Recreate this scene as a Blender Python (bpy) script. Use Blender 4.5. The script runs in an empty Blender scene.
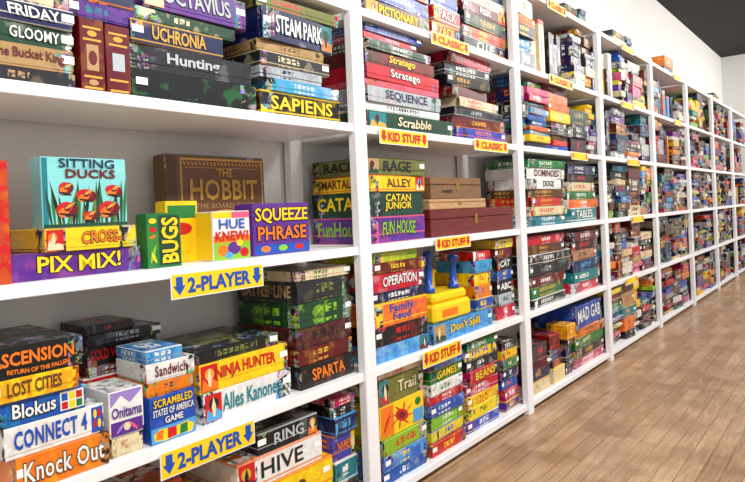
import bpy, math, random, colorsys
from mathutils import Vector, Matrix
random.seed(7)
R=random.Random(11)
S=bpy.context.scene
COL=S.collection
try:
    S.view_settings.view_transform='Standard'
except Exception: pass

# ------------------------------------------------------------ camera
F=620.0; D=1.31; A=math.atan(498/F); RHO=math.radians(2.42); SH=30.0
CAM=Vector((0,-D,1.01))
r0=Vector((math.sin(A),-math.cos(A),0)); FW=Vector((math.cos(A),math.sin(A),0)); U0=Vector((0,0,1))
RT=r0*math.cos(RHO)-U0*math.sin(RHO); UP=r0*math.sin(RHO)+U0*math.cos(RHO)
cd=bpy.data.cameras.new('camera'); cam=bpy.data.objects.new('camera',cd); COL.objects.link(cam)
M=Matrix((( RT.x,UP.x,-FW.x,CAM.x),(RT.y,UP.y,-FW.y,CAM.y),(RT.z,UP.z,-FW.z,CAM.z),(0,0,0,1)))
cam.matrix_world=M
cd.sensor_width=36; cd.lens=F*36/745; cd.shift_y=-SH/745; cd.clip_start=.05
S.camera=cam
def inv(u,v,y):
    d=RT*((u-372.5)/F)+UP*((241-v-SH)/F)+FW
    return CAM+d*((y+D)/d.y)
def pxm(P): return F/((Vector(P)-CAM).dot(FW))

# ------------------------------------------------------------ materials
def new_mat(name):
    m=bpy.data.materials.new(name); m.use_nodes=True
    nt=m.node_tree; b=nt.nodes['Principled BSDF']; return m,nt,b
_pc={}
def plain(name,col,rough=.5,var=.06,scale=30,metal=0):
    k=(name,tuple(round(c,3) for c in col[:3]))
    if k in _pc: return _pc[k]
    m,nt,b=new_mat(name)
    n=nt.nodes.new('ShaderNodeTexNoise'); n.inputs['Scale'].default_value=scale; n.inputs['Detail'].default_value=3
    tc=nt.nodes.new('ShaderNodeTexCoord'); nt.links.new(tc.outputs['Object'],n.inputs['Vector'])
    mx=nt.nodes.new('ShaderNodeMix'); mx.data_type='RGBA'
    mx.inputs[6].default_value=(*[max(0,c*(1-var)) for c in col[:3]],1)
    mx.inputs[7].default_value=(*[min(1,c*(1+var)) for c in col[:3]],1)
    nt.links.new(n.outputs[0],mx.inputs[0]); nt.links.new(mx.outputs[2],b.inputs['Base Color'])
    b.inputs['Roughness'].default_value=rough; b.inputs['Metallic'].default_value=metal
    _pc[k]=m; return m
def card_material():
    m,nt,b=new_mat('printed_cardboard')
    N=nt.nodes.new; L=nt.links.new
    def attr(n):
        a=N('ShaderNodeAttribute'); a.attribute_name=n; return a
    base=attr('base_color'); acc=attr('accent_color'); par=attr('print_params')
    sp=N('ShaderNodeSeparateColor'); L(par.outputs['Color'],sp.inputs[0])
    seed,let,art=sp.outputs[0],sp.outputs[1],sp.outputs[2]; th=par.outputs['Alpha']
    uv=N('ShaderNodeUVMap'); uv.uv_map='face_uv'
    mt=N('ShaderNodeUVMap'); mt.uv_map='metre_uv'
    def ma(op,a,b_=None,c=None):
        n=N('ShaderNodeMath'); n.operation=op
        for i,x in enumerate((a,b_,c)):
            if x is None: continue
            if isinstance(x,(int,float)): n.inputs[i].default_value=x
            else: L(x,n.inputs[i])
        return n.outputs[0]
    su=N('ShaderNodeSeparateXYZ'); L(uv.outputs[0],su.inputs[0])
    sm=N('ShaderNodeSeparateXYZ'); L(mt.outputs[0],sm.inputs[0])
    off=N('ShaderNodeCombineXYZ'); s50=ma('MULTIPLY',seed,37.0)
    L(ma('ADD',sm.outputs[0],s50),off.inputs[0]); L(ma('ADD',sm.outputs[1],ma('MULTIPLY',seed,91.0)),off.inputs[1]); L(seed,off.inputs[2])
    n1=N('ShaderNodeTexNoise'); n1.inputs['Scale'].default_value=18; n1.inputs['Detail'].default_value=3; L(off.outputs[0],n1.inputs['Vector'])
    n2=N('ShaderNodeTexNoise'); n2.inputs['Scale'].default_value=36; n2.inputs['Detail'].default_value=4; n2.inputs['Distortion'].default_value=.8; L(off.outputs[0],n2.inputs['Vector'])
    vo=N('ShaderNodeTexVoronoi'); vo.inputs['Scale'].default_value=45; L(off.outputs[0],vo.inputs['Vector'])
    def step(x,a,b_):
        n=N('ShaderNodeMapRange'); n.inputs[1].default_value=a; n.inputs[2].default_value=b_; L(x,n.inputs[0]); return n.outputs[0]
    def mix(f,a,b_):
        n=N('ShaderNodeMix'); n.data_type='RGBA'; L(f,n.inputs[0]); L(a,n.inputs[6]); L(b_,n.inputs[7]); return n.outputs[2]
    hs=N('ShaderNodeHueSaturation'); hs.inputs['Saturation'].default_value=.9; hs.inputs['Value'].default_value=.6; L(vo.outputs['Color'],hs.inputs['Color'])
    U,V=su.outputs[0],su.outputs[1]
    # printed field: base ink, a darker hue-shifted under-picture, sparse accents
    shade=N('ShaderNodeHueSaturation'); L(ma('ADD',.70,ma('MULTIPLY',n1.outputs[0],.6)),shade.inputs['Value']); L(base.outputs['Color'],shade.inputs['Color'])
    tone=N('ShaderNodeHueSaturation'); L(base.outputs['Color'],tone.inputs['Color']); tone.inputs['Saturation'].default_value=1.1
    L(ma('ADD',.42,ma('MULTIPLY',seed,.16)),tone.inputs['Hue']); L(ma('ADD',.45,ma('MULTIPLY',n2.outputs[0],.5)),tone.inputs['Value'])
    field=mix(ma('MULTIPLY',step(n2.outputs[0],.49,.53),ma('MINIMUM',ma('MULTIPLY',art,1.7),.85)),shade.outputs[0],tone.outputs[0])
    field=mix(ma('MULTIPLY',step(n1.outputs[0],.55,.62),ma('MULTIPLY',art,.55)),field,acc.outputs['Color'])
    # picture panel with clean edges at the ends of a spine; lids are covered by the full picture
    f3=ma('FRACT',ma('MULTIPLY',seed,3.0)); f7=ma('FRACT',ma('MULTIPLY',seed,7.0)); f11=ma('FRACT',ma('MULTIPLY',seed,11.0))
    p0=ma('ADD',.10,ma('MULTIPLY',f3,.12))
    lft=ma('LESS_THAN',U,p0); rgt=ma('GREATER_THAN',U,ma('SUBTRACT',.96,ma('MULTIPLY',f11,.16)))
    pan=ma('MAXIMUM',ma('MULTIPLY',lft,ma('GREATER_THAN',f7,.35)),ma('MULTIPLY',rgt,ma('LESS_THAN',f7,.7)))
    pan=ma('MULTIPLY',pan,ma('GREATER_THAN',art,.25))
    ge=N('ShaderNodeNewGeometry'); sn=N('ShaderNodeSeparateXYZ'); L(ge.outputs['Normal'],sn.inputs[0])
    inb=ma('MULTIPLY',ma('LESS_THAN',ma('ABSOLUTE',ma('SUBTRACT',U,.5)),.46),ma('LESS_THAN',ma('ABSOLUTE',ma('SUBTRACT',V,.5)),.46))
    topm=ma('MULTIPLY',ma('MULTIPLY',ma('GREATER_THAN',sn.outputs[2],.7),inb),.75)
    pan=ma('MAXIMUM',pan,topm)
    pic=mix(step(n1.outputs[0],.46,.56),tone.outputs[0],hs.outputs['Color'])
    pic=mix(step(n2.outputs[0],.52,.56),pic,base.outputs['Color'])
    pic=mix(step(n1.outputs[0],.60,.63),pic,acc.outputs['Color'])
    pic=mix(step(n2.outputs[0],.44,.40),pic,dkc(N))
    c=mix(pan,field,pic)
    eb=ma('GREATER_THAN',ma('ABSOLUTE',ma('SUBTRACT',V,.5)),.42)
    c=mix(ma('MULTIPLY',ma('MULTIPLY',eb,ma('GREATER_THAN',f7,.72)),.8),c,acc.outputs['Color'])
    # illegible lettering band
    pitch=ma('MAXIMUM',ma('MULTIPLY',th,.55),.010)
    xc=ma('DIVIDE',ma('ADD',sm.outputs[0],7.0),pitch)
    fr=ma('FRACT',xc); gap=ma('GREATER_THAN',fr,.26)
    cy=ma('FLOOR',ma('MULTIPLY',V,9.0)); cx=ma('FLOOR',ma('MULTIPLY',xc,3.0))
    cv=N('ShaderNodeCombineXYZ'); L(cx,cv.inputs[0]); L(cy,cv.inputs[1]); L(s50,cv.inputs[2])
    wn=N('ShaderNodeTexWhiteNoise'); L(cv.outputs[0],wn.inputs['Vector'])
    gl=ma('GREATER_THAN',wn.outputs['Value'],.32)
    v1=ma('GREATER_THAN',V,.27); v2=ma('LESS_THAN',V,.74)
    u1=ma('GREATER_THAN',U,ma('ADD',.18,ma('MULTIPLY',f3,.2))); u2=ma('LESS_THAN',U,ma('ADD',ma('MULTIPLY',f11,.25),.5))
    mk=ma('MULTIPLY',ma('MULTIPLY',ma('MULTIPLY',gap,gl),ma('MULTIPLY',v1,v2)),ma('MULTIPLY',ma('MULTIPLY',u1,u2),let))
    c=mix(mk,c,acc.outputs['Color'])
    L(c,b.inputs['Base Color']); b.inputs['Roughness'].default_value=.32
    return m
def dkc(N):
    dk=N('ShaderNodeRGB'); dk.outputs[0].default_value=(.012,.011,.013,1); return dk.outputs[0]
CARD=card_material()
WHITE=plain('white_painted_metal',(.88,.88,.89),.4,.02,6)
STICK=plain('white_sticker_paper',(.9,.9,.86),.6,.03)

# ------------------------------------------------------------ mesh tools
def chamfer(x0,x1,y0,y1,z0,z1,c):
    c=min(c,(x1-x0)*.3,(y1-y0)*.3,(z1-z0)*.3)
    lo=(x0,y0,z0); hi=(x1,y1,z1); V=[]; idx={}
    for sx in (0,1):
        for sy in (0,1):
            for sz in (0,1):
                s=(sx,sy,sz)
                for ax in range(3):
                    p=[]
                    for k in range(3):
                        e=hi[k] if s[k] else lo[k]
                        if k!=ax: e+= -c if s[k] else c
                        p.append(e)
                    idx[(s,ax)]=len(V); V.append(tuple(p))
    Fc=[];Ax=[]
    for ax in range(3):
        o=[k for k in range(3) if k!=ax]
        for sd in (0,1):
            q=[]
            for a,b in ((0,0),(1,0),(1,1),(0,1)):
                s=[0,0,0]; s[ax]=sd; s[o[0]]=a; s[o[1]]=b; q.append(idx[(tuple(s),ax)])
            Fc.append(q);Ax.append(ax)
    for ax in range(3):
        o=[k for k in range(3) if k!=ax]
        for a in (0,1):
            for b in (0,1):
                s0=[0,0,0]; s0[o[0]]=a; s0[o[1]]=b; s1=list(s0); s1[ax]=1
                s0=tuple(s0);s1=tuple(s1)
                Fc.append([idx[(s0,o[0])],idx[(s1,o[0])],idx[(s1,o[1])],idx[(s0,o[1])]]);Ax.append(o[0])
    for sx in (0,1):
        for sy in (0,1):
            for sz in (0,1):
                Fc.append([idx[((sx,sy,sz),a)] for a in range(3)]);Ax.append(0)
    C=Vector(((x0+x1)/2,(y0+y1)/2,(z0+z1)/2))
    for i,f in enumerate(Fc):
        vs=[Vector(V[k]) for k in f]; n=(vs[1]-vs[0]).cross(vs[2]-vs[0]); cc=sum(vs,Vector())/len(vs)
        if n.dot(cc-C)<0: Fc[i]=f[::-1]
    return V,Fc,Ax
class Geo:
    def __init__(s): s.V=[];s.F=[];s.uv=[];s.mv=[];s.b=[];s.a=[];s.p=[]
    def slab(s,d,base,acc,par,c=.0012,mat=None):
        V,Fc,Ax=chamfer(*d,c); o=len(s.V)
        x0,x1,y0,y1,z0,z1=d
        for f,ax in zip(Fc,Ax):
            s.F.append([k+o for k in f])
            for k in f:
                p=V[k]
                if ax==1: a=(p[0]-x0,x1-x0); b=(p[2]-z0,z1-z0)
                elif ax==0: a=(y1-p[1],y1-y0); b=(p[2]-z0,z1-z0)
                else: a=(p[0]-x0,x1-x0); b=(p[1]-y0,y1-y0)
                s.uv+= [a[0]/a[1],b[0]/b[1]]; s.mv+=[a[0],b[0]]
        for p in V:
            q=mat@Vector(p) if mat else p
            s.V.append((q[0],q[1],q[2])); s.b+=[*base,1]; s.a+=[*acc,1]; s.p+=list(par)
    def mesh(s,name,material):
        me=bpy.data.meshes.new(name); me.from_pydata(s.V,[],s.F)
        l=me.uv_layers.new(name='face_uv'); l.data.foreach_set('uv',s.uv)
        l=me.uv_layers.new(name='metre_uv'); l.data.foreach_set('uv',s.mv)
        for n,dd in (('base_color',s.b),('accent_color',s.a),('print_params',s.p)):
            at=me.attributes.new(n,'FLOAT_COLOR','POINT'); at.data.foreach_set('color',dd)
        me.materials.append(material); me.update(); return me
def link(o,parent=None):
    COL.objects.link(o)
    if parent: o.parent=parent
    return o
def slab_obj(name,d,mat,parent=None,c=.002,loc=(0,0,0)):
    V,Fc,_=chamfer(*d,c); me=bpy.data.meshes.new(name); me.from_pydata(V,[],Fc); me.materials.append(mat)
    o=bpy.data.objects.new(name,me); o.location=loc; return link(o,parent)
def meta(o,label,cat,group=None):
    o['label']=label; o['category']=cat
    if group: o['group']=group

def box_slabs(w,d,h,kind):
    """lid over slightly smaller tray. kind flat: lid on top ; stand: lid facing the aisle"""
    e=.0016
    if kind=='flat':
        k=h*R.choice((.1,.14,.3))
        return [(-w/2+e,w/2-e,-d/2+e,d/2-e,0,k+.002),(-w/2,w/2,-d/2,d/2,k,h)]
    k=d*.75
    return [(-w/2,w/2,-d/2,-d/2+k,0,h),(-w/2+e,w/2-e,-d/2+k-.002,d/2,e*.0,h-e)]
# ------------------------------------------------------------ colours
def lin(c): return tuple((x/12.92 if x<=.04045 else ((x+.055)/1.055)**2.4) for x in c)
CN=dict(black=(.07,.07,.08),navy=(.08,.12,.30),blue=(.09,.30,.68),sky=(.30,.62,.84),teal=(.08,.48,.52),green=(.12,.46,.2),dkgreen=(.10,.26,.17),
 olive=(.44,.46,.2),lime=(.52,.74,.18),yellow=(.97,.81,.10),orange=(.92,.47,.10),red=(.78,.08,.09),maroon=(.40,.06,.08),pink=(.87,.36,.50),
 purple=(.36,.17,.54),lilac=(.6,.5,.78),white=(.92,.92,.9),cream=(.88,.82,.66),tan=(.70,.56,.38),brown=(.36,.21,.13),grey=(.5,.52,.54),gold=(.84,.63,.22),silver=(.70,.73,.75),charcoal=(.15,.15,.17),leather=(.46,.29,.18),mint=(.52,.82,.82))
WORD=dict(navy='dark blue',dkgreen='dark green',sky='light blue',lilac='pale purple',tan='tan',lime='lime green',olive='olive green',charcoal='dark grey',maroon='dark red',grey='grey',gold='golden',silver='silver',leather='brown',mint='pale mint')
def C(n): return lin(CN[n])
def W(n): return WORD.get(n,n)
TEXTS=[]
LVN=['bottom','second','third','fourth','fifth','top']
LV=[.04,.467,.881,1.285,1.682,2.085]; TH=.028
TOPZ=[z+TH/2 for z in LV]
count=[0,0]
def add_sticker(o,w,d,h,x=None,kind='flat'):
    sw=min(.03,w*.13); sh=min(.017,h*.45)
    me=bpy.data.meshes.new('price_sticker'); x=w/2*(R.choice((-.86,.86)) if x is None else x); y=-d/2-.0012; z=h*.6 if kind=='flat' else h*.93
    me.from_pydata([(x-sw/2,y,z-sh/2),(x+sw/2,y,z-sh/2),(x+sw/2,y,z+sh/2),(x-sw/2,y,z+sh/2)],[],[(0,1,2,3)]); me.materials.append(STICK)
    link(bpy.data.objects.new('price_sticker',me),o)
def make_box(w,d,h,loc,yaw,base,acc,level,kind='flat',let=1,art=.5,text=None,tcol=None,side=None,where=None,sticker=None,tfit=None,deco=True):
    small=(w<.17) or (kind=='stand' and w<.12)
    name='small_game_box' if small else 'board_game_box'
    g=Geo(); par=(R.random(),0 if text else let,min(art,.3) if text else art,min(h if kind=='flat' else h*.35,.1))
    for s in box_slabs(w,d,h,kind): g.slab(s,C(base),C(acc),par)
    o=bpy.data.objects.new(name,g.mesh(name,CARD)); o.location=loc; o.rotation_euler=(0,0,yaw); link(o)
    if where is None: where='lying in stack' if kind=='flat' else 'standing upright'
    tc=W(tcol or acc)
    meta(o,f"{W(base)} {'small ' if small else ''}board game box, {tc} {'lettering' if text or let else 'trim'}, {where}",'board game',f"board games on the {LVN[level]} shelf")
    count[small]+=1
    fit=tfit
    if text:
        if fit is None:
            wd=R.uniform(.58,.68); fit=(wd,R.uniform(.58,.7),.5,.5)
        TEXTS.append((o,text,'front',w,d,h,tcol or acc,fit,base))
    if side: TEXTS.append((o,side,'left',w,d,h,tcol or acc,(.8,.62),base))
    sx=R.choice((.08,.91)); dec=False
    if deco and kind=='flat' and text and h>.03 and R.random()<.85:
        dec=True; sh=[]; bgc={'black':('maroon','olive','navy','charcoal'),'charcoal':('maroon','teal'),'navy':('teal','gold','red'),'blue':('yellow','red','sky'),'white':('red','sky','orange'),'cream':('red','olive'),'yellow':('orange','red','green'),'red':('white','yellow','navy'),'orange':('yellow','blue')}
        c1=R.choice(bgc.get(base,('tan','orange','teal','gold'))); c2,c3=R.sample([c for c in ('orange','cream','red','gold','sky','black','maroon','dkgreen') if c not in(c1,base)],2)
        asp=w/h; hw=min(.085,.75/asp)
        if sx>.5: sx=.985-hw
        else: sx=.015+hw
        sh.append((rect(sx-hw,.06,sx+hw,.94),c1))
        j=R.uniform(-.3,.3)
        sh.append(([(sx-hw*.95,.08),(sx+hw*.95,.08),(sx+hw*.95,.3),(sx+hw*.3,.45+j*.3),(sx-hw*.2,.3),(sx-hw*.7,.5-j*.3)],c2))
        sh.append((ell(sx+hw*j,.62,.2/asp,.2,12),c3)); sh.append((leaf(sx+hw*j,.2,sx+hw*j*.5,.85,.09/asp),'black' if R.random()<.5 else 'cream'))
        prints(o,w,d,h,sh)
    if sticker is None: sticker=R.random()<.65 and w>.14
    if sticker: add_sticker(o,w,d,h,kind=kind,x=(None if not dec else (.88 if sx<.5 else -.88)))
    return o

def prints(parent,w,d,h,shapes,name='cover_print'):
    V=[];Fc=[];mi=[];mats=[]
    for i,(pts,c) in enumerate(shapes):
        b=len(V); yy=-d/2-.0005-i*.00003
        for s,t in pts: V.append(((min(max(s,.01),.99)-.5)*w,yy,min(max(t,.01),.985)*h))
        Fc.append(list(range(b,b+len(pts))))
        m=plain('print_ink_'+c,C(c),.4)
        if m not in mats: mats.append(m)
        mi.append(mats.index(m))
    me=bpy.data.meshes.new(name); me.from_pydata(V,[],Fc)
    for m in mats: me.materials.append(m)
    me.polygons.foreach_set('material_index',mi); me.update()
    return link(bpy.data.objects.new(name,me),parent)
def ell(cx,cy,rx,ry,n=20,rot=0):
    o=[]
    for i in range(n):
        a=2*math.pi*i/n; x=rx*math.cos(a); y=ry*math.sin(a)
        o.append((cx+x*math.cos(rot)-y*math.sin(rot),cy+x*math.sin(rot)+y*math.cos(rot)))
    return o
def rect(a,b,c,d_): return [(a,b),(c,b),(c,d_),(a,d_)]
def leaf(x,y,x2,y2,w): 
    dx,dy=x2-x,y2-y; l=math.hypot(dx,dy); nx,ny=-dy/l*w,dx/l*w
    return [(x-nx*.5,y-ny*.5),(x+dx*.5-nx,y+dy*.5-ny),(x2,y2),(x+dx*.5+nx,y+dy*.5+ny),(x+nx*.5,y+ny*.5)]

# ------------------------------------------------------------ stacks authored from measured positions
BAYX=[1.58+1.2*(i-1) for i in range(0,9)]
def clampx(x0,x1):
    for X in BAYX:
        if x0<X<x1:
            if X-x0<x1-X: x0=X+.04
            else: x1=X-.04
        elif X-.038<x1<=X: x1=X-.038
        elif X<=x0<X+.038: x0=X+.038
    return x0,x1
def stack(level,u0,u1,v,items,y=.025,d=.26,z0=None,tw=2.0):
    z=(TOPZ[level] if z0 is None else z0)+.0003
    zmax=(TOPZ[level+1]-TH-.004) if level<5 else 9
    X0=inv(u0,v,y).x; X1=inv(u1,v,y).x; s=pxm(((X0+X1)/2,y,z))
    tot=sum(i[0] for i in items)/s
    k=min(1,(zmax-z)/tot)
    for it in items:
        px,text,base,tcol=it[:4]; o=it[4] if len(it)>4 else {}
        a=o.get('u',(u0,u1)); x0=inv(a[0],v,y).x; x1=inv(a[1],v,y).x
        x0,x1=clampx(x0,x1)
        h=px/s*k
        yaw=math.radians(R.uniform(-tw,tw)); dy=R.uniform(0,.014); dd=min(o.get('d',d),.315-y-dy-.004)
        sp=dd*abs(math.sin(yaw))*.6
        last=make_box(x1-x0-sp,dd,h-.0006,((x0+x1)/2,y+dy+dd/2,z),yaw,base,o.get('acc',tcol),level,text=text or None,tcol=tcol,
                 side=o.get('side'),art=o.get('art',.4),let=o.get('let',1),sticker=o.get('st'),tfit=o.get('fit'),deco=o.get('deco',True))
        if 'fn' in o: o['fn'](last,x1-x0-sp,dd,h-.0006)
        z+=h
    return z
def stand(level,u0,u1,vtop,base,tcol,text=None,y=.03,d=.05,z0=None,**o):
    z=(TOPZ[level] if z0 is None else z0)+.0003
    P=inv((u0+u1)/2,vtop,y); x0=inv(u0,vtop+25,y).x; x1=inv(u1,vtop+25,y).x; x0,x1=clampx(x0,x1)
    h=min(P.z-z,TOPZ[level+1]-TH-.006-z)
    return make_box(x1-x0,d,h,((x0+x1)/2,y+d/2,z),0,base,o.get('acc',tcol),level,'stand',text=text,tcol=tcol,art=o.get('art',.3),side=o.get('side'),tfit=o.get('fit',(.85,.5)),sticker=o.get('st',False),let=o.get('let',0)),x1-x0,h

# ============================================================ BAY 1
# fourth shelf
stack(3,-30,77,70,[(17,'','charcoal','tan'),(24,'The Bucket King','tan','maroon',{'acc':'brown','fit':(.7,.6,.5,.55)}),(22,'GLOOMY','dkgreen','white',{'fit':(.5,.6,.5,.6)}),(21,'FRIDAY','navy','white',{'fit':(.5,.6,.5,.6)}),(16,'','cream','navy')],d=.24)
b1,w1,h1=stand(3,80,104,19,'maroon','gold',y=.03,d=.2,art=.2)
prints(b1,w1,.2,h1,[(rect(.12,.86,.88,.89),'gold'),(rect(.12,.7,.88,.73),'gold'),(rect(.25,.3,.75,.65),'tan'),(ell(.5,.8,.2,.04),'gold'),(rect(.12,.2,.88,.23),'gold'),(rect(.12,.05,.88,.08),'gold'),(ell(.5,.47,.18,.1),'maroon'),(ell(.5,.14,.2,.04),'tan')],'spine_print')
b2,w2,h2=stand(3,106,130,26,'maroon','gold',y=.03,d=.2,art=.2)
prints(b2,w2,.2,h2,[(rect(.12,.86,.88,.89),'gold'),(rect(.12,.7,.88,.73),'gold'),(rect(.25,.35,.75,.6),'silver'),(ell(.5,.8,.2,.04),'gold'),(rect(.12,.2,.88,.23),'gold'),(rect(.12,.05,.88,.08),'gold')],'spine_print')
stack(3,72,138,10,[(17,'','purple','silver',{'acc':'teal','art':.5}),(20,'','navy','orange')],d=.2,z0=TOPZ[3]+max(h1,h2)+.002)
stack(3,133,256,80,[(28,'','black','green',{'art':.9,'let':0}),(24,'Hunting','charcoal','silver',{'u':(131,254)}),(22,'UCHRONIA','navy','gold',{'u':(134,226)}),(14,'','dkgreen','cream',{'u':(140,240),'art':.7}),(30,'OCTAVIUS','purple','silver',{'u':(148,250),'acc':'teal'})],d=.25,tw=2.6)
stack(3,262,342,90,[(24,'SAPIENS','black','yellow',{'st':False,'deco':False,'fit':(.8,.62)}),(12,'','sky','white',{'u':(272,340)}),(12,'','silver','navy',{'u':(264,325)}),(13,'','charcoal','cream',{'u':(262,332)}),(11,'','tan','brown',{'u':(262,328)}),(30,'STEAM PARK','navy','white',{'u':(262,336),'st':True}),(12,'','olive','red')],d=.25,tw=2.5)
# third shelf
stand(2,-14,8,160,'red','yellow',y=.03,d=.22,art=.2)
zt=stack(2,12,140,250,[(26,'PIX MIX!','purple','yellow',{'u':(10,143),'acc':'pink'}),(23,'CROSS-','yellow','orange',{'u':(42,137),'acc':'orange','fit':(.45,.6,.5,.6)})],y=.03,d=.2)
o,w,h=stand(2,41,126,158,'mint','yellow',y=.05,d=.055,z0=zt,art=.05,st=False)
sh=[(rect(.0,.0,.07,1),'teal'),(rect(.07,.02,.98,.74),'mint')]
rr=random.Random(3)
for i in range(26):
    x=.1+i*.034; sh.append((leaf(x,.02,x+rr.uniform(-.12,.12),.4+rr.random()*.33,.02),('dkgreen','green','olive','black')[i%4]))
for (x,y_,s,rt) in ((.25,.25,1.2,.3),(.48,.45,1.1,-.2),(.74,.24,1.3,.5),(.82,.52,1,-.5),(.25,.55,.9,.9),(.52,.15,.8,.1)):
    for k,cc in ((0,'maroon'),(1,'red'),(2,'orange'),(3,'maroon')):
        sh.append((ell(x+.02*s*math.cos(k*1.9),y_+.03*s*math.sin(k*2.3),(.11-.024*k)*s,(.085-.019*k)*s,14,rt+k*.4),cc))
    sh.append((leaf(x-.06*s,y_-.05,x+.1*s,y_-.09,.02),'black')); sh.append((leaf(x,y_+.02,x+.1*s,y_+.09*s,.02),'gold'))
sh.append((rect(0,0,1,.05),'dkgreen'))
prints(o,w,.055,h,sh)
TEXTS.append((o,'SITTING','cov',w,.055,h,'navy',(.66,.13,.92,.52),'sky'))
TEXTS.append((o,'DUCKS','cov',w,.055,h,'maroon',(.62,.13,.77,.56),'sky'))
o,w,h=stand(2,147,181,213,'green','yellow',y=.025,d=.05,art=.2,acc='lime')
prints(o,w,.05,h,[(rect(.34,.04,.96,.96),'dkgreen'),(ell(.17,.86,.11,.05),'yellow'),(ell(.17,.7,.1,.05),'red'),(leaf(.08,.1,.26,.45,.05),'lime'),(leaf(.25,.1,.1,.3,.04),'yellow'),(leaf(.06,.55,.28,.6,.03),'orange')])
TEXTS.append((o,'BUGS','vert',w,.05,h,'yellow',(.84,.5,.5,.65),'black'))
o,w,h=stand(2,166,198,201,'yellow','green',y=.105,d=.05,art=.2)
prints(o,w,.05,h,[(rect(.06,.72,.94,.93),'green'),(ell(.5,.55,.3,.1),'red')])
o,w,h=stand(2,166,264,156,'leather','tan',y=.24,d=.065,art=.5,acc='brown')
sh=[(rect(.0,.0,.1,1),'brown'),(rect(.13,.03,.98,.97),'gold'),(rect(.145,.05,.965,.95),'leather')]
for k in range(22):
    x=.16+k*.037; sh+=[(leaf(x,.065,x+.02,.105,.008),'gold'),(leaf(x,.935,x+.02,.895,.008),'gold')]
sh+=[(rect(.17,.12,.94,.125),'gold'),(rect(.17,.875,.94,.88),'gold'),(ell(.56,.3,.24,.16),'gold'),(ell(.56,.3,.21,.135),'maroon'),(ell(.56,.3,.13,.09),'orange'),(leaf(.3,.18,.8,.36,.05),'black')]
prints(o,w,.065,h,sh)
TEXTS.append((o,'THE','cov',w,.065,h,'gold',(.16,.08,.83,.56),'black'))
TEXTS.append((o,'HOBBIT','cov',w,.065,h,'gold',(.7,.21,.66,.56),'black'))
TEXTS.append((o,'THE BOARD GAME','cov',w,.065,h,'tan',(.6,.05,.5,.56),'brown'))
o,w,h=stand(2,213,250,211,'white','blue',y=.03,d=.11,art=.05)
prints(o,w,.11,h,[(rect(0,.0,1,.36),'lime'),(rect(0,.36,1,.5),'orange'),(ell(.25,.2,.15,.12),'orange'),(ell(.55,.24,.18,.13),'purple'),(ell(.82,.14,.12,.1),'red'),(ell(.4,.1,.1,.07),'sky'),(ell(.7,.34,.09,.07),'yellow'),(rect(0,.86,.5,1),'yellow'),(rect(.5,.86,1,1),'pink')])
TEXTS.append((o,'HUE','cov',w,.11,h,'blue',(.7,.2,.74),'white'))
TEXTS.append((o,'KNEW?','cov',w,.11,h,'red',(.9,.2,.5),'white'))
g=slab_obj('side_print',(-w/2-.0008,-w/2-.0002,-.05,.03,.003,h-.003),plain('print_ink_yellow',C('yellow')),o,.0001)
o,w,h=stand(2,253,309,203,'purple','yellow',y=.05,d=.08,art=.1,acc='blue')
prints(o,w,.08,h,[(rect(.02,.02,.98,.2),'blue'),(ell(.2,.12,.08,.06),'orange'),(ell(.5,.12,.08,.06),'lime'),(ell(.8,.12,.08,.06),'red')])
TEXTS.append((o,'SQUEEZE','cov',w,.08,h,'yellow',(.93,.3,.76),'purple'))
TEXTS.append((o,'PHRASE','cov',w,.08,h,'orange',(.86,.27,.42),'purple'))
# second shelf
def blok(o,w,d,h):
    sh=[(rect(.70,.12,.97,.88),'white')]
    for i,c in enumerate(('red','yellow','green','blue','yellow','red')):
        sh.append((rect(.715+(i%3)*.083,.16+(i//3)*.35,.785+(i%3)*.083,.46+(i//3)*.35),c))
    prints(o,w,d,h,sh)
def discs(o,w,d,h):
    prints(o,w,d,h,[(rect(.86,.08,.98,.92),'blue'),(ell(.9,.35,.018,.16,12),'red'),(ell(.945,.35,.018,.16,12),'yellow'),(ell(.9,.7,.018,.16,12),'yellow'),(ell(.945,.7,.018,.16,12),'red')])
def mapart(o,w,d,h):
    prints(o,w,d,h,[(rect(.0,.0,1,.34),'sky'),([(.08,.08),(.3,.03),(.6,.06),(.9,.04),(.95,.2),(.8,.3),(.5,.26),(.2,.3),(.06,.22)],'yellow'),([(.35,.05),(.55,.06),(.55,.27),(.36,.28)],'red'),([(.62,.06),(.8,.06),(.8,.28),(.64,.26)],'green'),([(.1,.1),(.25,.06),(.27,.28),(.12,.26)],'orange')])
    TEXTS.append((o,'SCRAMBLED','cov',w,d,h,'yellow',(.86,.17,.86),'blue'))
    TEXTS.append((o,'STATES OF AMERICA','cov',w,d,h,'white',(.9,.15,.66),'blue'))
    TEXTS.append((o,'GAME','cov',w,d,h,'white',(.4,.14,.47),'blue'))
def oni(o,w,d,h):
    prints(o,w,d,h,[(rect(.04,.04,.96,.34),'purple'),([(.04,.66),(.35,.9),(.6,.7),(.96,.93),(.96,.98),(.04,.98)],'lilac'),(leaf(.2,.1,.45,.3,.04),'lilac'),(leaf(.8,.08,.55,.3,.04),'pink'),(ell(.5,.2,.1,.09),'cream')])
    TEXTS.append((o,'Onitama','cov',w,d,h,'purple',(.88,.24,.54),'white'))
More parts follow.
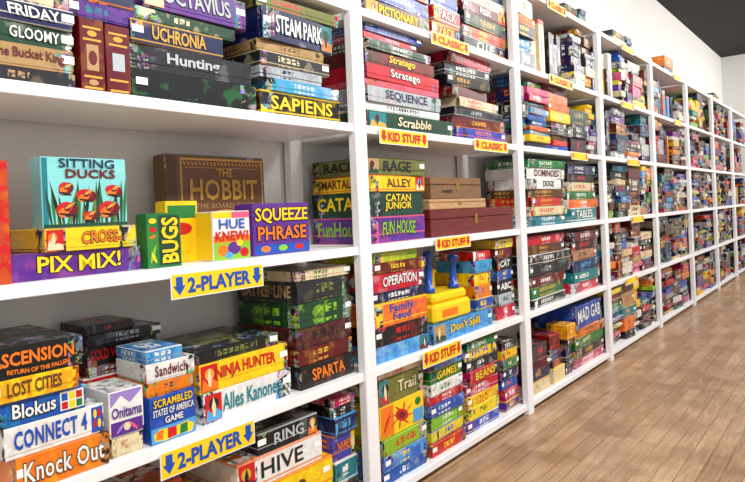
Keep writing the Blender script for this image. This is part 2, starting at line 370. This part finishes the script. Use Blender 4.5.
stack(1,0,110,420,[(34,'Knock Out','orange','white',{'u':(14,110),'acc':'yellow','fit':(.85,.66),'deco':False}),(31,'CONNECT 4','white','blue',{'u':(2,107),'acc':'red','fit':(.72,.66,.5,.45),'deco':False,'st':False,'fn':discs}),
   (25,'Blokus','blue','white',{'u':(-5,90),'acc':'sky','fit':(.46,.62,.5,.42),'deco':False,'st':False,'fn':blok}),(22,'LOST CITIES','yellow','brown',{'u':(-12,82),'acc':'orange','deco':False}),(30,'ASCENSION','black','orange',{'u':(-20,87),'acc':'maroon','fit':(.8,.5,.62,.5),'deco':False})],y=.005,d=.27,tw=1.2)
asc=[t for t in TEXTS if t[1]=='ASCENSION'][-1]
TEXTS.append((asc[0],'RETURN OF THE FALLEN','front',asc[3],asc[4],asc[5],'orange',(.6,.17,.2,.55),'black'))
zt=stack(1,114,146,430,[(20,'','cream','tan'),(46,'','white','purple',{'u':(112,147),'let':0,'art':.1,'st':False,'fn':oni})],y=.01,d=.13)
stack(1,86,166,400,[(38,'','navy','white'),(22,'','red','white'),(10,'','maroon','silver',{'u':(90,158)}),(20,'COLD WAR','black','red',{'u':(90,162),'st':False,'deco':False,'fit':(.5,.8,.5,.29)}),(11,'','black','silver',{'u':(92,165)}),(9,'','black','red',{'u':(90,140)})],y=.17,d=.135)
stack(1,150,197,420,[(46,'','blue','white',{'acc':'yellow','let':0,'art':.1,'st':False,'fn':mapart}),(14,'','orange','navy'),(19,'Sandwich','white','maroon',{'acc':'pink','u':(150,199),'deco':False}),(13,'','sky','white',{'u':(150,187)})],y=.015,d=.14)
stack(1,204,296,410,[(29,'Alles Kanone','white','teal',{'acc':'sky','st':True}),(28,'NINJA HUNTER','yellow','red',{'u':(201,294),'acc':'orange'}),(13,'','black','olive',{'u':(200,285),'art':.6})],y=.02,d=.24,tw=2.5)
stack(1,300,356,350,[(22,'SPARTA','black','orange',{'side':'Blood','deco':False,'st':False}),(16,'','maroon','gold',{'side':None}),(21,'','brown','black',{'art':.9}),(23,'','dkgreen','lime',{'art':.9}),(22,'','charcoal','tan',{'side':'BATTLE  LINE','acc':'olive'}),(10,'','cream','green')],y=.025,d=.27)
# bottom shelf
stack(0,205,330,460,[(40,'','navy','white'),(30,'House','yellow','brown',{'u':(206,334),'acc':'orange'}),(30,'HIVE','white','black',{'u':(240,325),'acc':'orange','fit':(.5,.6)}),(22,'RING','black','silver',{'u':(262,322),'fit':(.5,.6)})],y=.03,d=.25)
stack(0,100,182,470,[(60,'','green','white'),(40,'','yellow','red'),(30,'','red','white')],y=.06,d=.22)
stack(0,20,90,470,[(60,'','teal','white'),(40,'','orange','red'),(30,'','blue','white')],y=.06,d=.22)
stack(0,336,360,450,[(26,'','black','red'),(24,'','teal','white'),(26,'NAMES','blue','orange',{'side':'NAME'}),(18,'','navy','sky',{'side':None}),(10,'','black','white'),(9,'','red','white')],y=.03,d=.24)

# ============================================================ BAY 2
stack(4,368,430,10,[(17,'PICTIONARY','brown','yellow',{'acc':'olive'}),(15,'','blue','white'),(30,'','red','yellow')],d=.25)
stack(4,434,461,20,[(17,'ZACK','red','yellow'),(16,'PACK','red','white'),(14,'','blue','white'),(13,'','yellow','red'),(14,'','green','white'),(14,'','black','white')],d=.24)
stack(4,465,509,30,[(14,'CLUE','black','white'),(11,'','red','yellow'),(13,'','dkgreen','gold'),(12,'RISK','maroon','white'),(11,'','cream','red'),(12,'','navy','gold'),(12,'','black','red')],d=.24)
stack(3,368,440,75,[(24,'Scrabble','dkgreen','cream',{'u':(368,452),'acc':'black','fit':(.6,.62)}),(12,'','white','navy',{'side':'rummikub','art':.2}),(21,'SEQUENCE','silver','navy',{'acc':'red','fit':(.84,.72),'deco':False,'st':False}),
   (10,'','pink','red'),(20,'Stratego','red','white',{'acc':'maroon','fit':(.84,.78),'deco':False,'st':False}),(19,'Stratego','maroon','yellow',{'u':(368,436),'acc':'red','fit':(.84,.78),'deco':False,'st':False}),(13,'','dkgreen','white',{'u':(368,432)}),(10,'','red','silver',{'u':(368,420)}),(10,'','blue','silver',{'u':(368,424)})],d=.26,tw=1.6)
stack(3,456,505,100,[(13,'','blue','orange'),(11,'','maroon','gold'),(10,'','black','silver'),(10,'','cream','red',{'u':(458,500)}),(11,'','maroon','black',{'u':(452,490),'let':0}),(11,'','black','gold',{'u':(450,490)}),(12,'','charcoal','white',{'u':(450,492)}),(11,'','red','black',{'u':(452,494)})],d=.24,tw=3)
stack(2,371,427,200,[(26,'FUN HOUSE','purple','lime',{'side':'FunHouse','acc':'pink','deco':False}),(24,'CATAN\nJUNIOR','dkgreen','yellow',{'side':'CATAN','acc':'teal','fit':(.7,.8),'deco':False}),(16,'ALLEY','yellow','maroon',{'side':'SMARTALLEY','acc':'orange'}),(17,'RAGE','olive','black',{'side':'RACE'})],y=.02,d=.27)
def wood(name,col,sc=6):
    m,nt,b=new_mat(name)
    tc=nt.nodes.new('ShaderNodeTexCoord'); mp=nt.nodes.new('ShaderNodeMapping'); mp.inputs['Scale'].default_value=(2,14,14)
    w_=nt.nodes.new('ShaderNodeTexNoise'); w_.inputs['Scale'].default_value=sc; w_.inputs['Detail'].default_value=5; w_.inputs['Distortion'].default_value=1
    nt.links.new(tc.outputs['Object'],mp.inputs[0]); nt.links.new(mp.outputs[0],w_.inputs['Vector'])
    r=nt.nodes.new('ShaderNodeValToRGB'); r.color_ramp.elements[0].color=(*[c*.8 for c in col],1); r.color_ramp.elements[1].color=(*[min(1,c*1.15) for c in col],1)
    r.color_ramp.elements[0].position=.3; r.color_ramp.elements[1].position=.7
    nt.links.new(w_.outputs[0],r.inputs[0]); nt.links.new(r.outputs[0],b.inputs['Base Color']); b.inputs['Roughness'].default_value=.35; return m
WR=wood('red_stained_wood',lin((.42,.13,.12))); WT=wood('light_wood',lin((.74,.58,.42))); WB=wood('brown_wood',lin((.50,.36,.24)))
BR=plain('brass',lin((.8,.65,.35)),.3,metal=1)
def wooden_case(level,u0,u1,v,hpx,mat,label,z0=None,y=.03,d=.24,text=None,name='wooden_game_case'):
    z=(TOPZ[level] if z0 is None else z0)+.0003
    x0,x1=clampx(inv(u0,v,y).x,inv(u1,v,y).x); h=hpx/pxm(((x0+x1)/2,y,z)); w=x1-x0
    e=bpy.data.objects.new(name,None); e.location=((x0+x1)/2,y+d/2,z); e.empty_display_size=.05; link(e)
    meta(e,label,'board game',f'board games on the {LVN[level]} shelf')
    slab_obj('case_body',(-w/2,w/2,-d/2,d/2,0,h*.64),mat,e,.003)
    slab_obj('case_lid',(-w/2,w/2,-d/2,d/2,h*.65,h),mat,e,.004)
    slab_obj('clasp',(-.012,.012,-d/2-.003,-d/2+.001,h*.4,h*.78),BR,e,.0008)
    if text: TEXTS.append((e,text,'cov',w,d,h,'black',(.3,.22,.36,.3),'tan'))
    return z+h
zz=wooden_case(2,431,517,225,25,WR,'dark red stained wooden game case with brass clasp')
zz=wooden_case(2,430,486,205,10,WT,'flat light wooden game case on a dark red case',z0=zz)
zz=wooden_case(2,431,481,190,21,WB,'brown wooden game case on top of another case',z0=zz,text='Loopin')
stack(1,375,428,310,[(16,'SQUARES','sky','red',{'side':'SQUEEZ','acc':'white'}),(19,'','black','red',{'side':None}),(24,'Family\nFeud','orange','blue',{'acc':'yellow','fit':(.7,.8),'deco':False}),(11,'','navy','white'),(19,'OPERATION','red','white',{'side':'GAME','deco':False}),(11,'','maroon','yellow'),(10,'','lime','yellow',{'u':(375,420)})],y=.02,d=.27)
zt=stack(1,432,494,320,[(18,'Don’t Spill','sky','yellow',{'acc':'blue'})],y=.02,d=.2)
def lathe(name,prof,mat,parent,loc,n=20):
    V=[];Fc=[]
    for r,z in prof:
        for i in range(n): V.append((r*math.cos(2*math.pi*i/n),r*math.sin(2*math.pi*i/n),z))
    for k in range(len(prof)-1):
        for i in range(n):
            j=(i+1)%n; Fc.append((k*n+i,k*n+j,(k+1)*n+j,(k+1)*n+i))
    Fc.append(tuple(range(n))[::-1]); Fc.append(tuple((len(prof)-1)*n+i for i in range(n)))
    me=bpy.data.meshes.new(name); me.from_pydata(V,[],Fc); me.materials.append(mat)
    for p in me.polygons: p.use_smooth=True
    o=bpy.data.objects.new(name,me); o.location=loc; return link(o,parent)
YP=plain('yellow_plastic',C('yellow'),.25); BP=plain('blue_plastic',C('blue'),.25); OP=plain('orange_plastic',C('orange'),.25)
x0,x1=inv(432,300,.03).x,inv(470,300,.03).x; w=x1-x0
e=bpy.data.objects.new('toy_tower_game',None); e.location=((x0+x1)/2,.11,zt+.0004); link(e)
meta(e,'chunky yellow plastic toy tower game with upright blue posts','toy','board games on the second shelf')
slab_obj('tray',(-w*.49,w*.49,-.088,.085,0,.075),YP,e,.012)
slab_obj('step',(-w*.45,w*.44,-.078,.08,.0752,.115),YP,e,.016)
slab_obj('slot',(-w*.3,w*.1,-.0895,-.0878,.02,.05),OP,e,.0005)
for i,(dx,dy,hh) in enumerate(((-w*.30,-.03,1.6),(w*.28,-.04,1.25))):
    lathe('post',[(.024,.1153),(.024,.135),(.014,.14),(.014,.14+.07*hh),(.020,.143+.07*hh),(.021,.16+.07*hh),(.014,.172+.07*hh),(.003,.175+.07*hh)],BP,e,(dx,dy,0))
lathe('peg',[(.014,.1153),(.014,.185),(.02,.19),(.02,.2),(.004,.205)],YP,e,(-w*.02,.01,0))
stack(1,499,518,290,[(13,'','red','white'),(12,'','silver','navy'),(13,'ABC','black','white'),(10,'','blue','yellow'),(12,'CAT','black','white',{'side':'CAT'}),(10,'','maroon','gold'),(9,'','yellow','blue')],y=.03,d=.25)
stack(1,477,494,310,[(12,'','blue','yellow'),(12,'','orange','blue'),(13,'','yellow','red'),(12,'','sky','navy'),(9,'','red','white')],y=.03,d=.2,z0=zt)
def burst(o,w,d,h):
    sh=[(rect(.02,.05,.3,.95),'orange'),(rect(.74,.08,.98,.5),'sky'),(ell(.48,.5,.13,.22,16,.4),'red'),(ell(.48,.5,.07,.12,16,.4),'maroon')]
    for k in range(8):
        a=k*math.pi/4+.3; sh.append((leaf(.48+.1*math.cos(a),.5+.18*math.sin(a),.48+.3*math.cos(a+.25),.5+.42*math.sin(a+.25),.02),'red'))
    sh+=[(leaf(.08,.2,.24,.8,.03),'red'),(ell(.86,.72,.07,.13),'green')]
    prints(o,w,d,h,sh)
stack(0,384,428,440,[(14,'','blue','white'),(15,'','sky','yellow'),(16,'','lime','red'),(33,'','yellow','red',{'art':.1,'let':0,'fn':burst,'st':False}),(26,'Trail','olive','cream',{'side':'Trail','acc':'tan','fit':(.42,.5,.5,.6)}),(8,'','cream','red')],y=.02,d=.27)
stack(0,432,466,420,[(13,'','red','yellow'),(12,'','yellow','blue'),(14,'','lime','white'),(12,'','blue','white'),(9,'','red','white'),(12,'','white','green'),(14,'GAMES','green','yellow'),(10,'','sky','red'),(7,'','navy','white')],y=.02,d=.26,tw=3)
stack(0,470,501,400,[(12,'','blue','white'),(12,'','yellow','black'),(11,'','yellow','red'),(12,'','red','white'),(13,'BEANS','red','yellow'),(10,'','black','white'),(10,'','yellow','blue'),(8,'','green','white')],y=.02,d=.26,tw=3)
stack(0,504,524,380,[(10,'','purple','yellow'),(11,'','red','white'),(10,'','blue','orange'),(10,'','navy','white'),(9,'','green','cream'),(10,'','yellow','red'),(8,'','black','white')],y=.03,d=.25,tw=3)

# ============================================================ BAYS 3..8
PAL=['black']*5+['charcoal']*3+['navy']*4+['blue']*3+['red']*3+['maroon']*3+['yellow','orange','green','dkgreen','dkgreen','teal','sky','white','white','white','cream','cream','tan','brown','brown','purple','pink','lime','silver','silver','yellow','orange']
ACC=['white','white','yellow','red','gold','black','cream','sky','orange','silver','tan']
stuff=Geo()
def put(w,d,h,loc,yaw,level,kind,indiv,col=None):
    b=col or R.choice(PAL); a=R.choice([c for c in ACC if c!=b and not (b in('white','cream','silver','sky','tan') and c in('white','cream','silver','sky'))])
    small=(w<.17) or (kind=='stand' and w<.12)
    if indiv and count[small]<300: return make_box(w,d,h,loc,yaw,b,a,level,kind,art=R.choice((.2,.4,.7)),sticker=R.random()<.3)
    m=Matrix.Translation(loc)@Matrix.Rotation(yaw,4,'Z')
    par=(R.random(),.75,R.choice((.2,.4,.7)),min(h if kind=='flat' else h*.35,.1))
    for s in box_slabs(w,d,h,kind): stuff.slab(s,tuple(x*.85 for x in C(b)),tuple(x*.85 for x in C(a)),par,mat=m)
def fill(bi,level,indiv,f0=0,f1=1):
    xa=BAYX[bi]+.04; xb=BAYX[bi+1]-.04; L_=xb-xa; x=xa+L_*f0; xb=xa+L_*f1
    zt=TOPZ[level]+.0003; mh=(TOPZ[level+1]-TH-.006-zt) if level<5 else .2
    while x<xb-.09:
        w=R.choice((.11,.14,.19,.23,.26,.29,.3)); w=min(w,xb-x)
        if xb-(x+w)<.1: w=xb-x
        if w>.32: w=.3
        H=mh*R.choice((.55,.75,.85,.92,.97,1,1)) if level<5 else R.uniform(.07,.13)
        if level<5 and R.random()<.18 and w>.13:
            xx=x; c=R.choice(PAL)
            while xx<x+w-.03:
                t=R.choice((.03,.04,.055,.07)); t=min(t,x+w-xx)
                put(t-.002,R.uniform(.15,.24),mh*R.uniform(.55,.92),(xx+t/2,.03+.13,zt),0,level,'stand',indiv,c if R.random()<.4 else None); xx+=t+.001
        else:
            z=zt; prev=None
            thick=R.choice(((.022,.028,.034),(.03,.04,.045,.055),(.045,.06,.075,.09),(.025,.035,.05,.08)))
            while z<zt+H-.015:
                t=R.choice(thick)
                if z+t>zt+mh: 
                    t=zt+mh-z
                    if t<.018: break
                yaw=math.radians(R.choice((R.uniform(-1,1),R.uniform(-6,6))))
                d=min(.27,max(.12,w*R.choice((1,1,.8)))); sp=d*abs(math.sin(yaw))
                ww=(w-.005-sp)*R.choice((1,1,1,.94,.85,.7))
                yy=.012+sp*.3+R.uniform(0,.03)
                if yy+d>.285: d=.285-yy
                c=prev if prev and R.random()<.15 else R.choice(PAL); prev=c
                put(ww,d,t-.0006,(x+w/2+R.uniform(-1,1)*(w-.005-sp-ww)/2,yy+d/2,z),yaw,level,'flat',indiv,c)
                z+=t
        x+=w+R.choice((.001,.003,.012,.02))
stack(2,531,566,200,[(10,'','teal','white'),(9,'','cream','red'),(9,'','red','gold'),(8,'','brown','gold'),(10,'DOGS','white','black',{'deco':False,'st':False}),(11,'DOMINOES','white','maroon',{'deco':False,'st':False}),(8,'','green','white')] ,d=.24,tw=2.5)
stack(2,569,597,200,[(14,'TABLES','teal','white',{'deco':False}),(8,'','orange','white'),(8,'','green','white'),(9,'','cream','red'),(8,'','black','red'),(9,'','navy','white')],d=.24,tw=2.5)
stack(1,531,566,270,[(9,'','black','white'),(11,'','green','gold'),(9,'','maroon','white'),(12,'','charcoal','silver',{'u':(531,570)}),(10,'','black','white',{'u':(531,572)}),(9,'','brown','gold'),(9,'','red','white')],d=.25,tw=2)
stack(1,575,600,270,[(10,'','red','white'),(10,'','teal','white'),(11,'','navy','sky'),(10,'','tan','brown'),(9,'','black','red'),(9,'','maroon','white')],d=.25,tw=2)
stack(0,575,604,325,[(9,'','red','white'),(9,'','black','gold'),(10,'','green','cream'),(9,'','orange','navy'),(22,'MAD GAB','blue','white',{'acc':'sky','fit':(.86,.66),'deco':False,'st':False})],d=.25)
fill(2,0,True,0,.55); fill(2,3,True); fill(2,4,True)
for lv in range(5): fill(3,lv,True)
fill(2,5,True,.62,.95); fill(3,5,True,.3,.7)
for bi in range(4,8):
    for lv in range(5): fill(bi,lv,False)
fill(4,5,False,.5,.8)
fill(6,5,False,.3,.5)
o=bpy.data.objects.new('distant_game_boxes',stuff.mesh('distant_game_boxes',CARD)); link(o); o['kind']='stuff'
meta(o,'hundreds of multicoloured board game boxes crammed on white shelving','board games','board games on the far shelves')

# ============================================================ shelving
for i in range(0,8):
    e=bpy.data.objects.new('shelving_unit',None); e.location=(BAYX[i],0,0); e.empty_display_size=.1; link(e)
    meta(e,'white metal open shelving unit packed with board games','shelf','white shelving units along the wall')
    for l in range(6):
        slab_obj('shelf_board',(.03,1.2-.03,0,.33,LV[l]-TH/2,LV[l]+TH/2),WHITE,e,.002)
    ends=[0] if i<7 else [0,1.2]
    for xx in ends:
        slab_obj('post',(xx-.0295,xx+.0295,-.008,.025,0,2.115),WHITE,e,.003)
        slab_obj('post',(xx-.0295,xx+.0295,.3,.335,0,2.115),WHITE,e,.003)

# ============================================================ signs
def sign(level,u0,u1,text,tc,bg='yellow',hgt=.055,arrow='red',drop=.010):
    z=LV[level]-drop
    for v in range(0,482):
        P=inv((u0+u1)/2,v,-.012)
        if P.z<=z: break
    x0,x1=inv(u0,v,-.012).x,inv(u1,v,-.012).x; w=x1-x0; h=hgt
    g=slab_obj('shelf_sign',(-w/2,w/2,-.001,.001,-h/2,h/2),plain('sign_card_white',C('white'),.5),None,.0004,((x0+x1)/2,-.0095,z))
    slab_obj('sign_face',(-w/2+.003,w/2-.003,-.0014,-.0008,-h/2+.003,h/2-.003),plain('sign_card_'+bg,C(bg),.5),g,.0001)
    meta(g,f"{W(bg)} category sign with {W(tc)} lettering and arrows",'sign','category signs on the shelf edges')
    ah=h*.36; aw=min(w*.06,.024)
    for sx in (-1,1):
        cx=sx*(w/2-aw*1.35); me=bpy.data.meshes.new('arrow')
        me.from_pydata([(cx-aw,-.0018,ah*.05),(cx,-.0018,-ah),(cx+aw,-.0018,ah*.05),(cx+aw*.55,-.0018,ah*.05),(cx+aw*.55,-.0018,ah),(cx-aw*.55,-.0018,ah),(cx-aw*.55,-.0018,ah*.05)],[],[(0,1,2,3,4,5,6)])
        me.materials.append(plain('sign_ink_'+arrow,C(arrow))); link(bpy.data.objects.new('arrow',me),g)
    if text: TEXTS.append((g,text,'sign',w,.0022,h,tc,(.68,.6),bg))
sign(2,171,264,'2-PLAYER','blue','yellow',.062,'blue',.032)
sign(1,160,256,'2-PLAYER','blue','yellow',.064,'blue',.03)
sign(4,432,469,'CLASSIC','red','yellow',.05,'red')
sign(3,380,428,'KID STUFF','red','yellow',.055,'red',.018)
sign(3,475,508,'CLASSIC','red','yellow',.05,'red')
sign(2,436,471,'KID STUFF','red','yellow',.05,'red')
sign(1,423,462,'KID STUFF','red','yellow',.062,'red',.016)
sign(4,550,573,'CLASSIC','red','yellow',.05,'black')
sign(5,548,566,'CLASSIC','red','yellow',.05,'black')
for lv,us in ((5,(628,677)),(4,(628,678)),(3,(580,634)),(2,(638,)),(1,(632,))):
    for u in us:
        du=8 if u<600 else (6 if u<650 else 3)
        sign(lv,u-du,u+du,None,'red','yellow',.045,'red')

# ============================================================ lettering
tmp=[]
LIGHT=('white','yellow','cream','silver','gold','sky','lime','orange','tan')
for T in TEXTS:
    text,c,base=T[1],T[6],T[8]
    shear=R.choice((0,0,0,.2,-.15)) if T[2]=='front' else 0
    sp=R.choice((.95,1,1.08)) if T[2] in('front','cov') else 1
    objs=[]
    outline = T[2] in ('front','cov') and c in LIGHT and base not in('black','charcoal','brown')
    for off in ((.018,.055) if outline else ((.035,) if T[2]=='sign' else (R.choice((.012,.02,.03)),))):
        cu=bpy.data.curves.new('lettering','FONT'); cu.body=text; cu.align_x='CENTER'; cu.align_y='CENTER'; cu.offset=off; cu.resolution_u=2; cu.space_line=.8; cu.shear=shear; cu.space_character=sp
        o=bpy.data.objects.new('tmp',cu); COL.objects.link(o); objs.append(o)
    tmp.append(objs)
dg=bpy.context.evaluated_depsgraph_get(); dg.update()
for objs,(p,text,face,w,d,h,c,fit,base) in zip(tmp,TEXTS):
    V=[];Fc=[];MI=[]; tr=None
    bend=R.choice((0,0,0,.06,-.06)) if face=='front' and '\n' not in text else 0
    for k,o in enumerate(objs):
        me=bpy.data.meshes.new_from_object(o.evaluated_get(dg))
        if not me.vertices: continue
        if tr is None:
            xs=[v.co.x for v in me.vertices]; ys=[v.co.y for v in me.vertices]
            cx,cy=(min(xs)+max(xs))/2,(min(ys)+max(ys))/2; bw,bh=max(xs)-min(xs),max(ys)-min(ys)
            FWd={'front':w,'cov':w,'sign':w,'left':d,'vert':h}[face]; FHt={'front':h*.9,'cov':h,'sign':h,'left':h*.9,'vert':w}[face]
            sx=FWd*fit[0]/bw; sy=FHt*fit[1]/bh
            if sx>sy*1.35: sx=sy*1.35
            if sy>sx*2.0: sy=sx*2.0
            tr=1
        eps=(.0018 if face not in('cov','vert') else .0028)-k*.0004
        zc={'front':h*(fit[2] if len(fit)>2 and text in('ASCENSION','RETURN OF THE FALLEN') else .55),'left':h*.55,'sign':0,'cov':h*(fit[2] if len(fit)>2 else .5),'vert':h*.5}[face]
        xo=(fit[3]-.5)*w if len(fit)>3 else 0
        b0=len(V)
        for v in me.vertices:
            a=(v.co.x-cx)*sx; b=(v.co.y-cy)*sy+bend*h*(math.cos(3*(v.co.x-cx)/bw)-.6)
            if face=='vert': V.append((-b+xo,-d/2-eps,zc+a))
            elif face!='left': V.append((a+xo,-d/2-eps,zc+b))
            else: V.append((-w/2-eps,-a,zc+b))
        for f in me.polygons: Fc.append([i+b0 for i in f.vertices]); MI.append(k)
        bpy.data.meshes.remove(me)
    if not V: continue
    me=bpy.data.meshes.new('title_lettering'); me.from_pydata(V,[],Fc)
    me.materials.append(plain('lettering_ink_'+c,C(c),.45,.02)); me.materials.append(plain('lettering_outline_ink',C('black'),.45,.02))
    me.polygons.foreach_set('material_index',MI); me.update()
    link(bpy.data.objects.new('title_lettering',me),p)
for objs in tmp:
    for o in objs:
        cu=o.data; bpy.data.objects.remove(o); bpy.data.curves.remove(cu)

# ============================================================ room
def struct(name,d,mat): 
    o=slab_obj(name,d,mat,None,.001); o['kind']='structure'; return o
m,nt,b=new_mat('wood_plank_floor')
N=nt.nodes.new; L=nt.links.new
tc=N('ShaderNodeTexCoord'); br=N('ShaderNodeTexBrick'); br.offset=.37; br.squash=1
br.inputs['Scale'].default_value=1; br.inputs['Brick Width'].default_value=.9; br.inputs['Row Height'].default_value=.066
br.inputs['Mortar Size'].default_value=.0014; br.inputs['Mortar Smooth'].default_value=.3; br.inputs['Bias'].default_value=0
br.inputs['Color1'].default_value=(*lin((.80,.67,.53)),1); br.inputs['Color2'].default_value=(*lin((.69,.55,.42)),1); br.inputs['Mortar'].default_value=(*lin((.38,.27,.19)),1)
L(tc.outputs['Object'],br.inputs['Vector'])
mp=N('ShaderNodeMapping'); mp.inputs['Scale'].default_value=(3,45,1); L(tc.outputs['Object'],mp.inputs[0])
n=N('ShaderNodeTexNoise'); n.inputs['Scale'].default_value=2; n.inputs['Detail'].default_value=6; n.inputs['Distortion'].default_value=.6; L(mp.outputs[0],n.inputs['Vector'])
r=N('ShaderNodeValToRGB'); r.color_ramp.elements[0].position=.3; r.color_ramp.elements[0].color=(.7,.63,.56,1); r.color_ramp.elements[1].position=.65; r.color_ramp.elements[1].color=(1,1,1,1); L(n.outputs[0],r.inputs[0])
n2=N('ShaderNodeTexNoise'); n2.inputs['Scale'].default_value=4.0; n2.inputs['Detail'].default_value=8; n2.inputs['Roughness'].default_value=.65; L(tc.outputs['Object'],n2.inputs['Vector'])
r2=N('ShaderNodeValToRGB'); r2.color_ramp.elements[0].position=.38; r2.color_ramp.elements[0].color=(.72,.67,.62,1); r2.color_ramp.elements[1].position=.58; L(n2.outputs[0],r2.inputs[0])
def mul(a,c):
    x=N('ShaderNodeMix'); x.data_type='RGBA'; x.blend_type='MULTIPLY'; x.inputs[0].default_value=1; L(a,x.inputs[6]); L(c,x.inputs[7]); return x.outputs[2]
L(mul(mul(br.outputs['Color'],r.outputs[0]),r2.outputs[0]),b.inputs['Base Color'])
rr_=N('ShaderNodeMapRange'); rr_.inputs[1].default_value=.3; rr_.inputs[2].default_value=.7; rr_.inputs[3].default_value=.38; rr_.inputs[4].default_value=.2; L(n2.outputs[0],rr_.inputs[0]); L(rr_.outputs[0],b.inputs['Roughness'])
b.inputs['Coat Weight'].default_value=.12; b.inputs['Coat Roughness'].default_value=.2
struct('floor',(-4,10.6,-5,.45,-.1,0),m)
struct('wall_back',(-4,10.5,.345,.45,0,3.1),plain('off_white_wall_paint',lin((.90,.89,.87)),.7,.03,3))
struct('wall_end',(10.45,10.6,-5,.345,0,3.1),plain('pale_grey_wall_paint',lin((.84,.84,.83)),.7,.03,3))
struct('ceiling',(-4,10.6,-5,.45,3.06,3.2),plain('dark_ceiling_paint',lin((.08,.07,.07)),.8,.15,3))
e=slab_obj('wall_vent',(-.012,0,-.3,.3,-.15,.15),plain('grey_vent_metal',lin((.55,.56,.58)),.4),None,.002,(10.449,-.4,2.75)); meta(e,'grey slatted metal vent grille on the end wall','vent')
for k in range(7): slab_obj('slat',(-.02,-.0122,-.27,.27,-.125+k*.04-.006,-.125+k*.04+.006),plain('grey_vent_metal',lin((.55,.56,.58))),e,.001)

# ============================================================ light
wd=bpy.data.worlds.new('world'); S.world=wd; wd.use_nodes=True; bg=wd.node_tree.nodes['Background']; bg.inputs[0].default_value=(.97,.98,1,1); bg.inputs[1].default_value=.74
def area(x,y,z,sx,sy,e_,rot=(0,0,0),col=(1,.98,.95)):
    l=bpy.data.lights.new('ceiling_light','AREA'); l.shape='RECTANGLE'; l.size=sx; l.size_y=sy; l.energy=e_; l.color=col
    o=bpy.data.objects.new('ceiling_light',l); o.location=(x,y,z); o.rotation_euler=rot; link(o)
for x,en in ((0,95),(2.5,70),(5,62),(7.5,58),(9.6,62)): area(x,-1.9,2.98,1.4,.35,en,(math.radians(34),0,0))
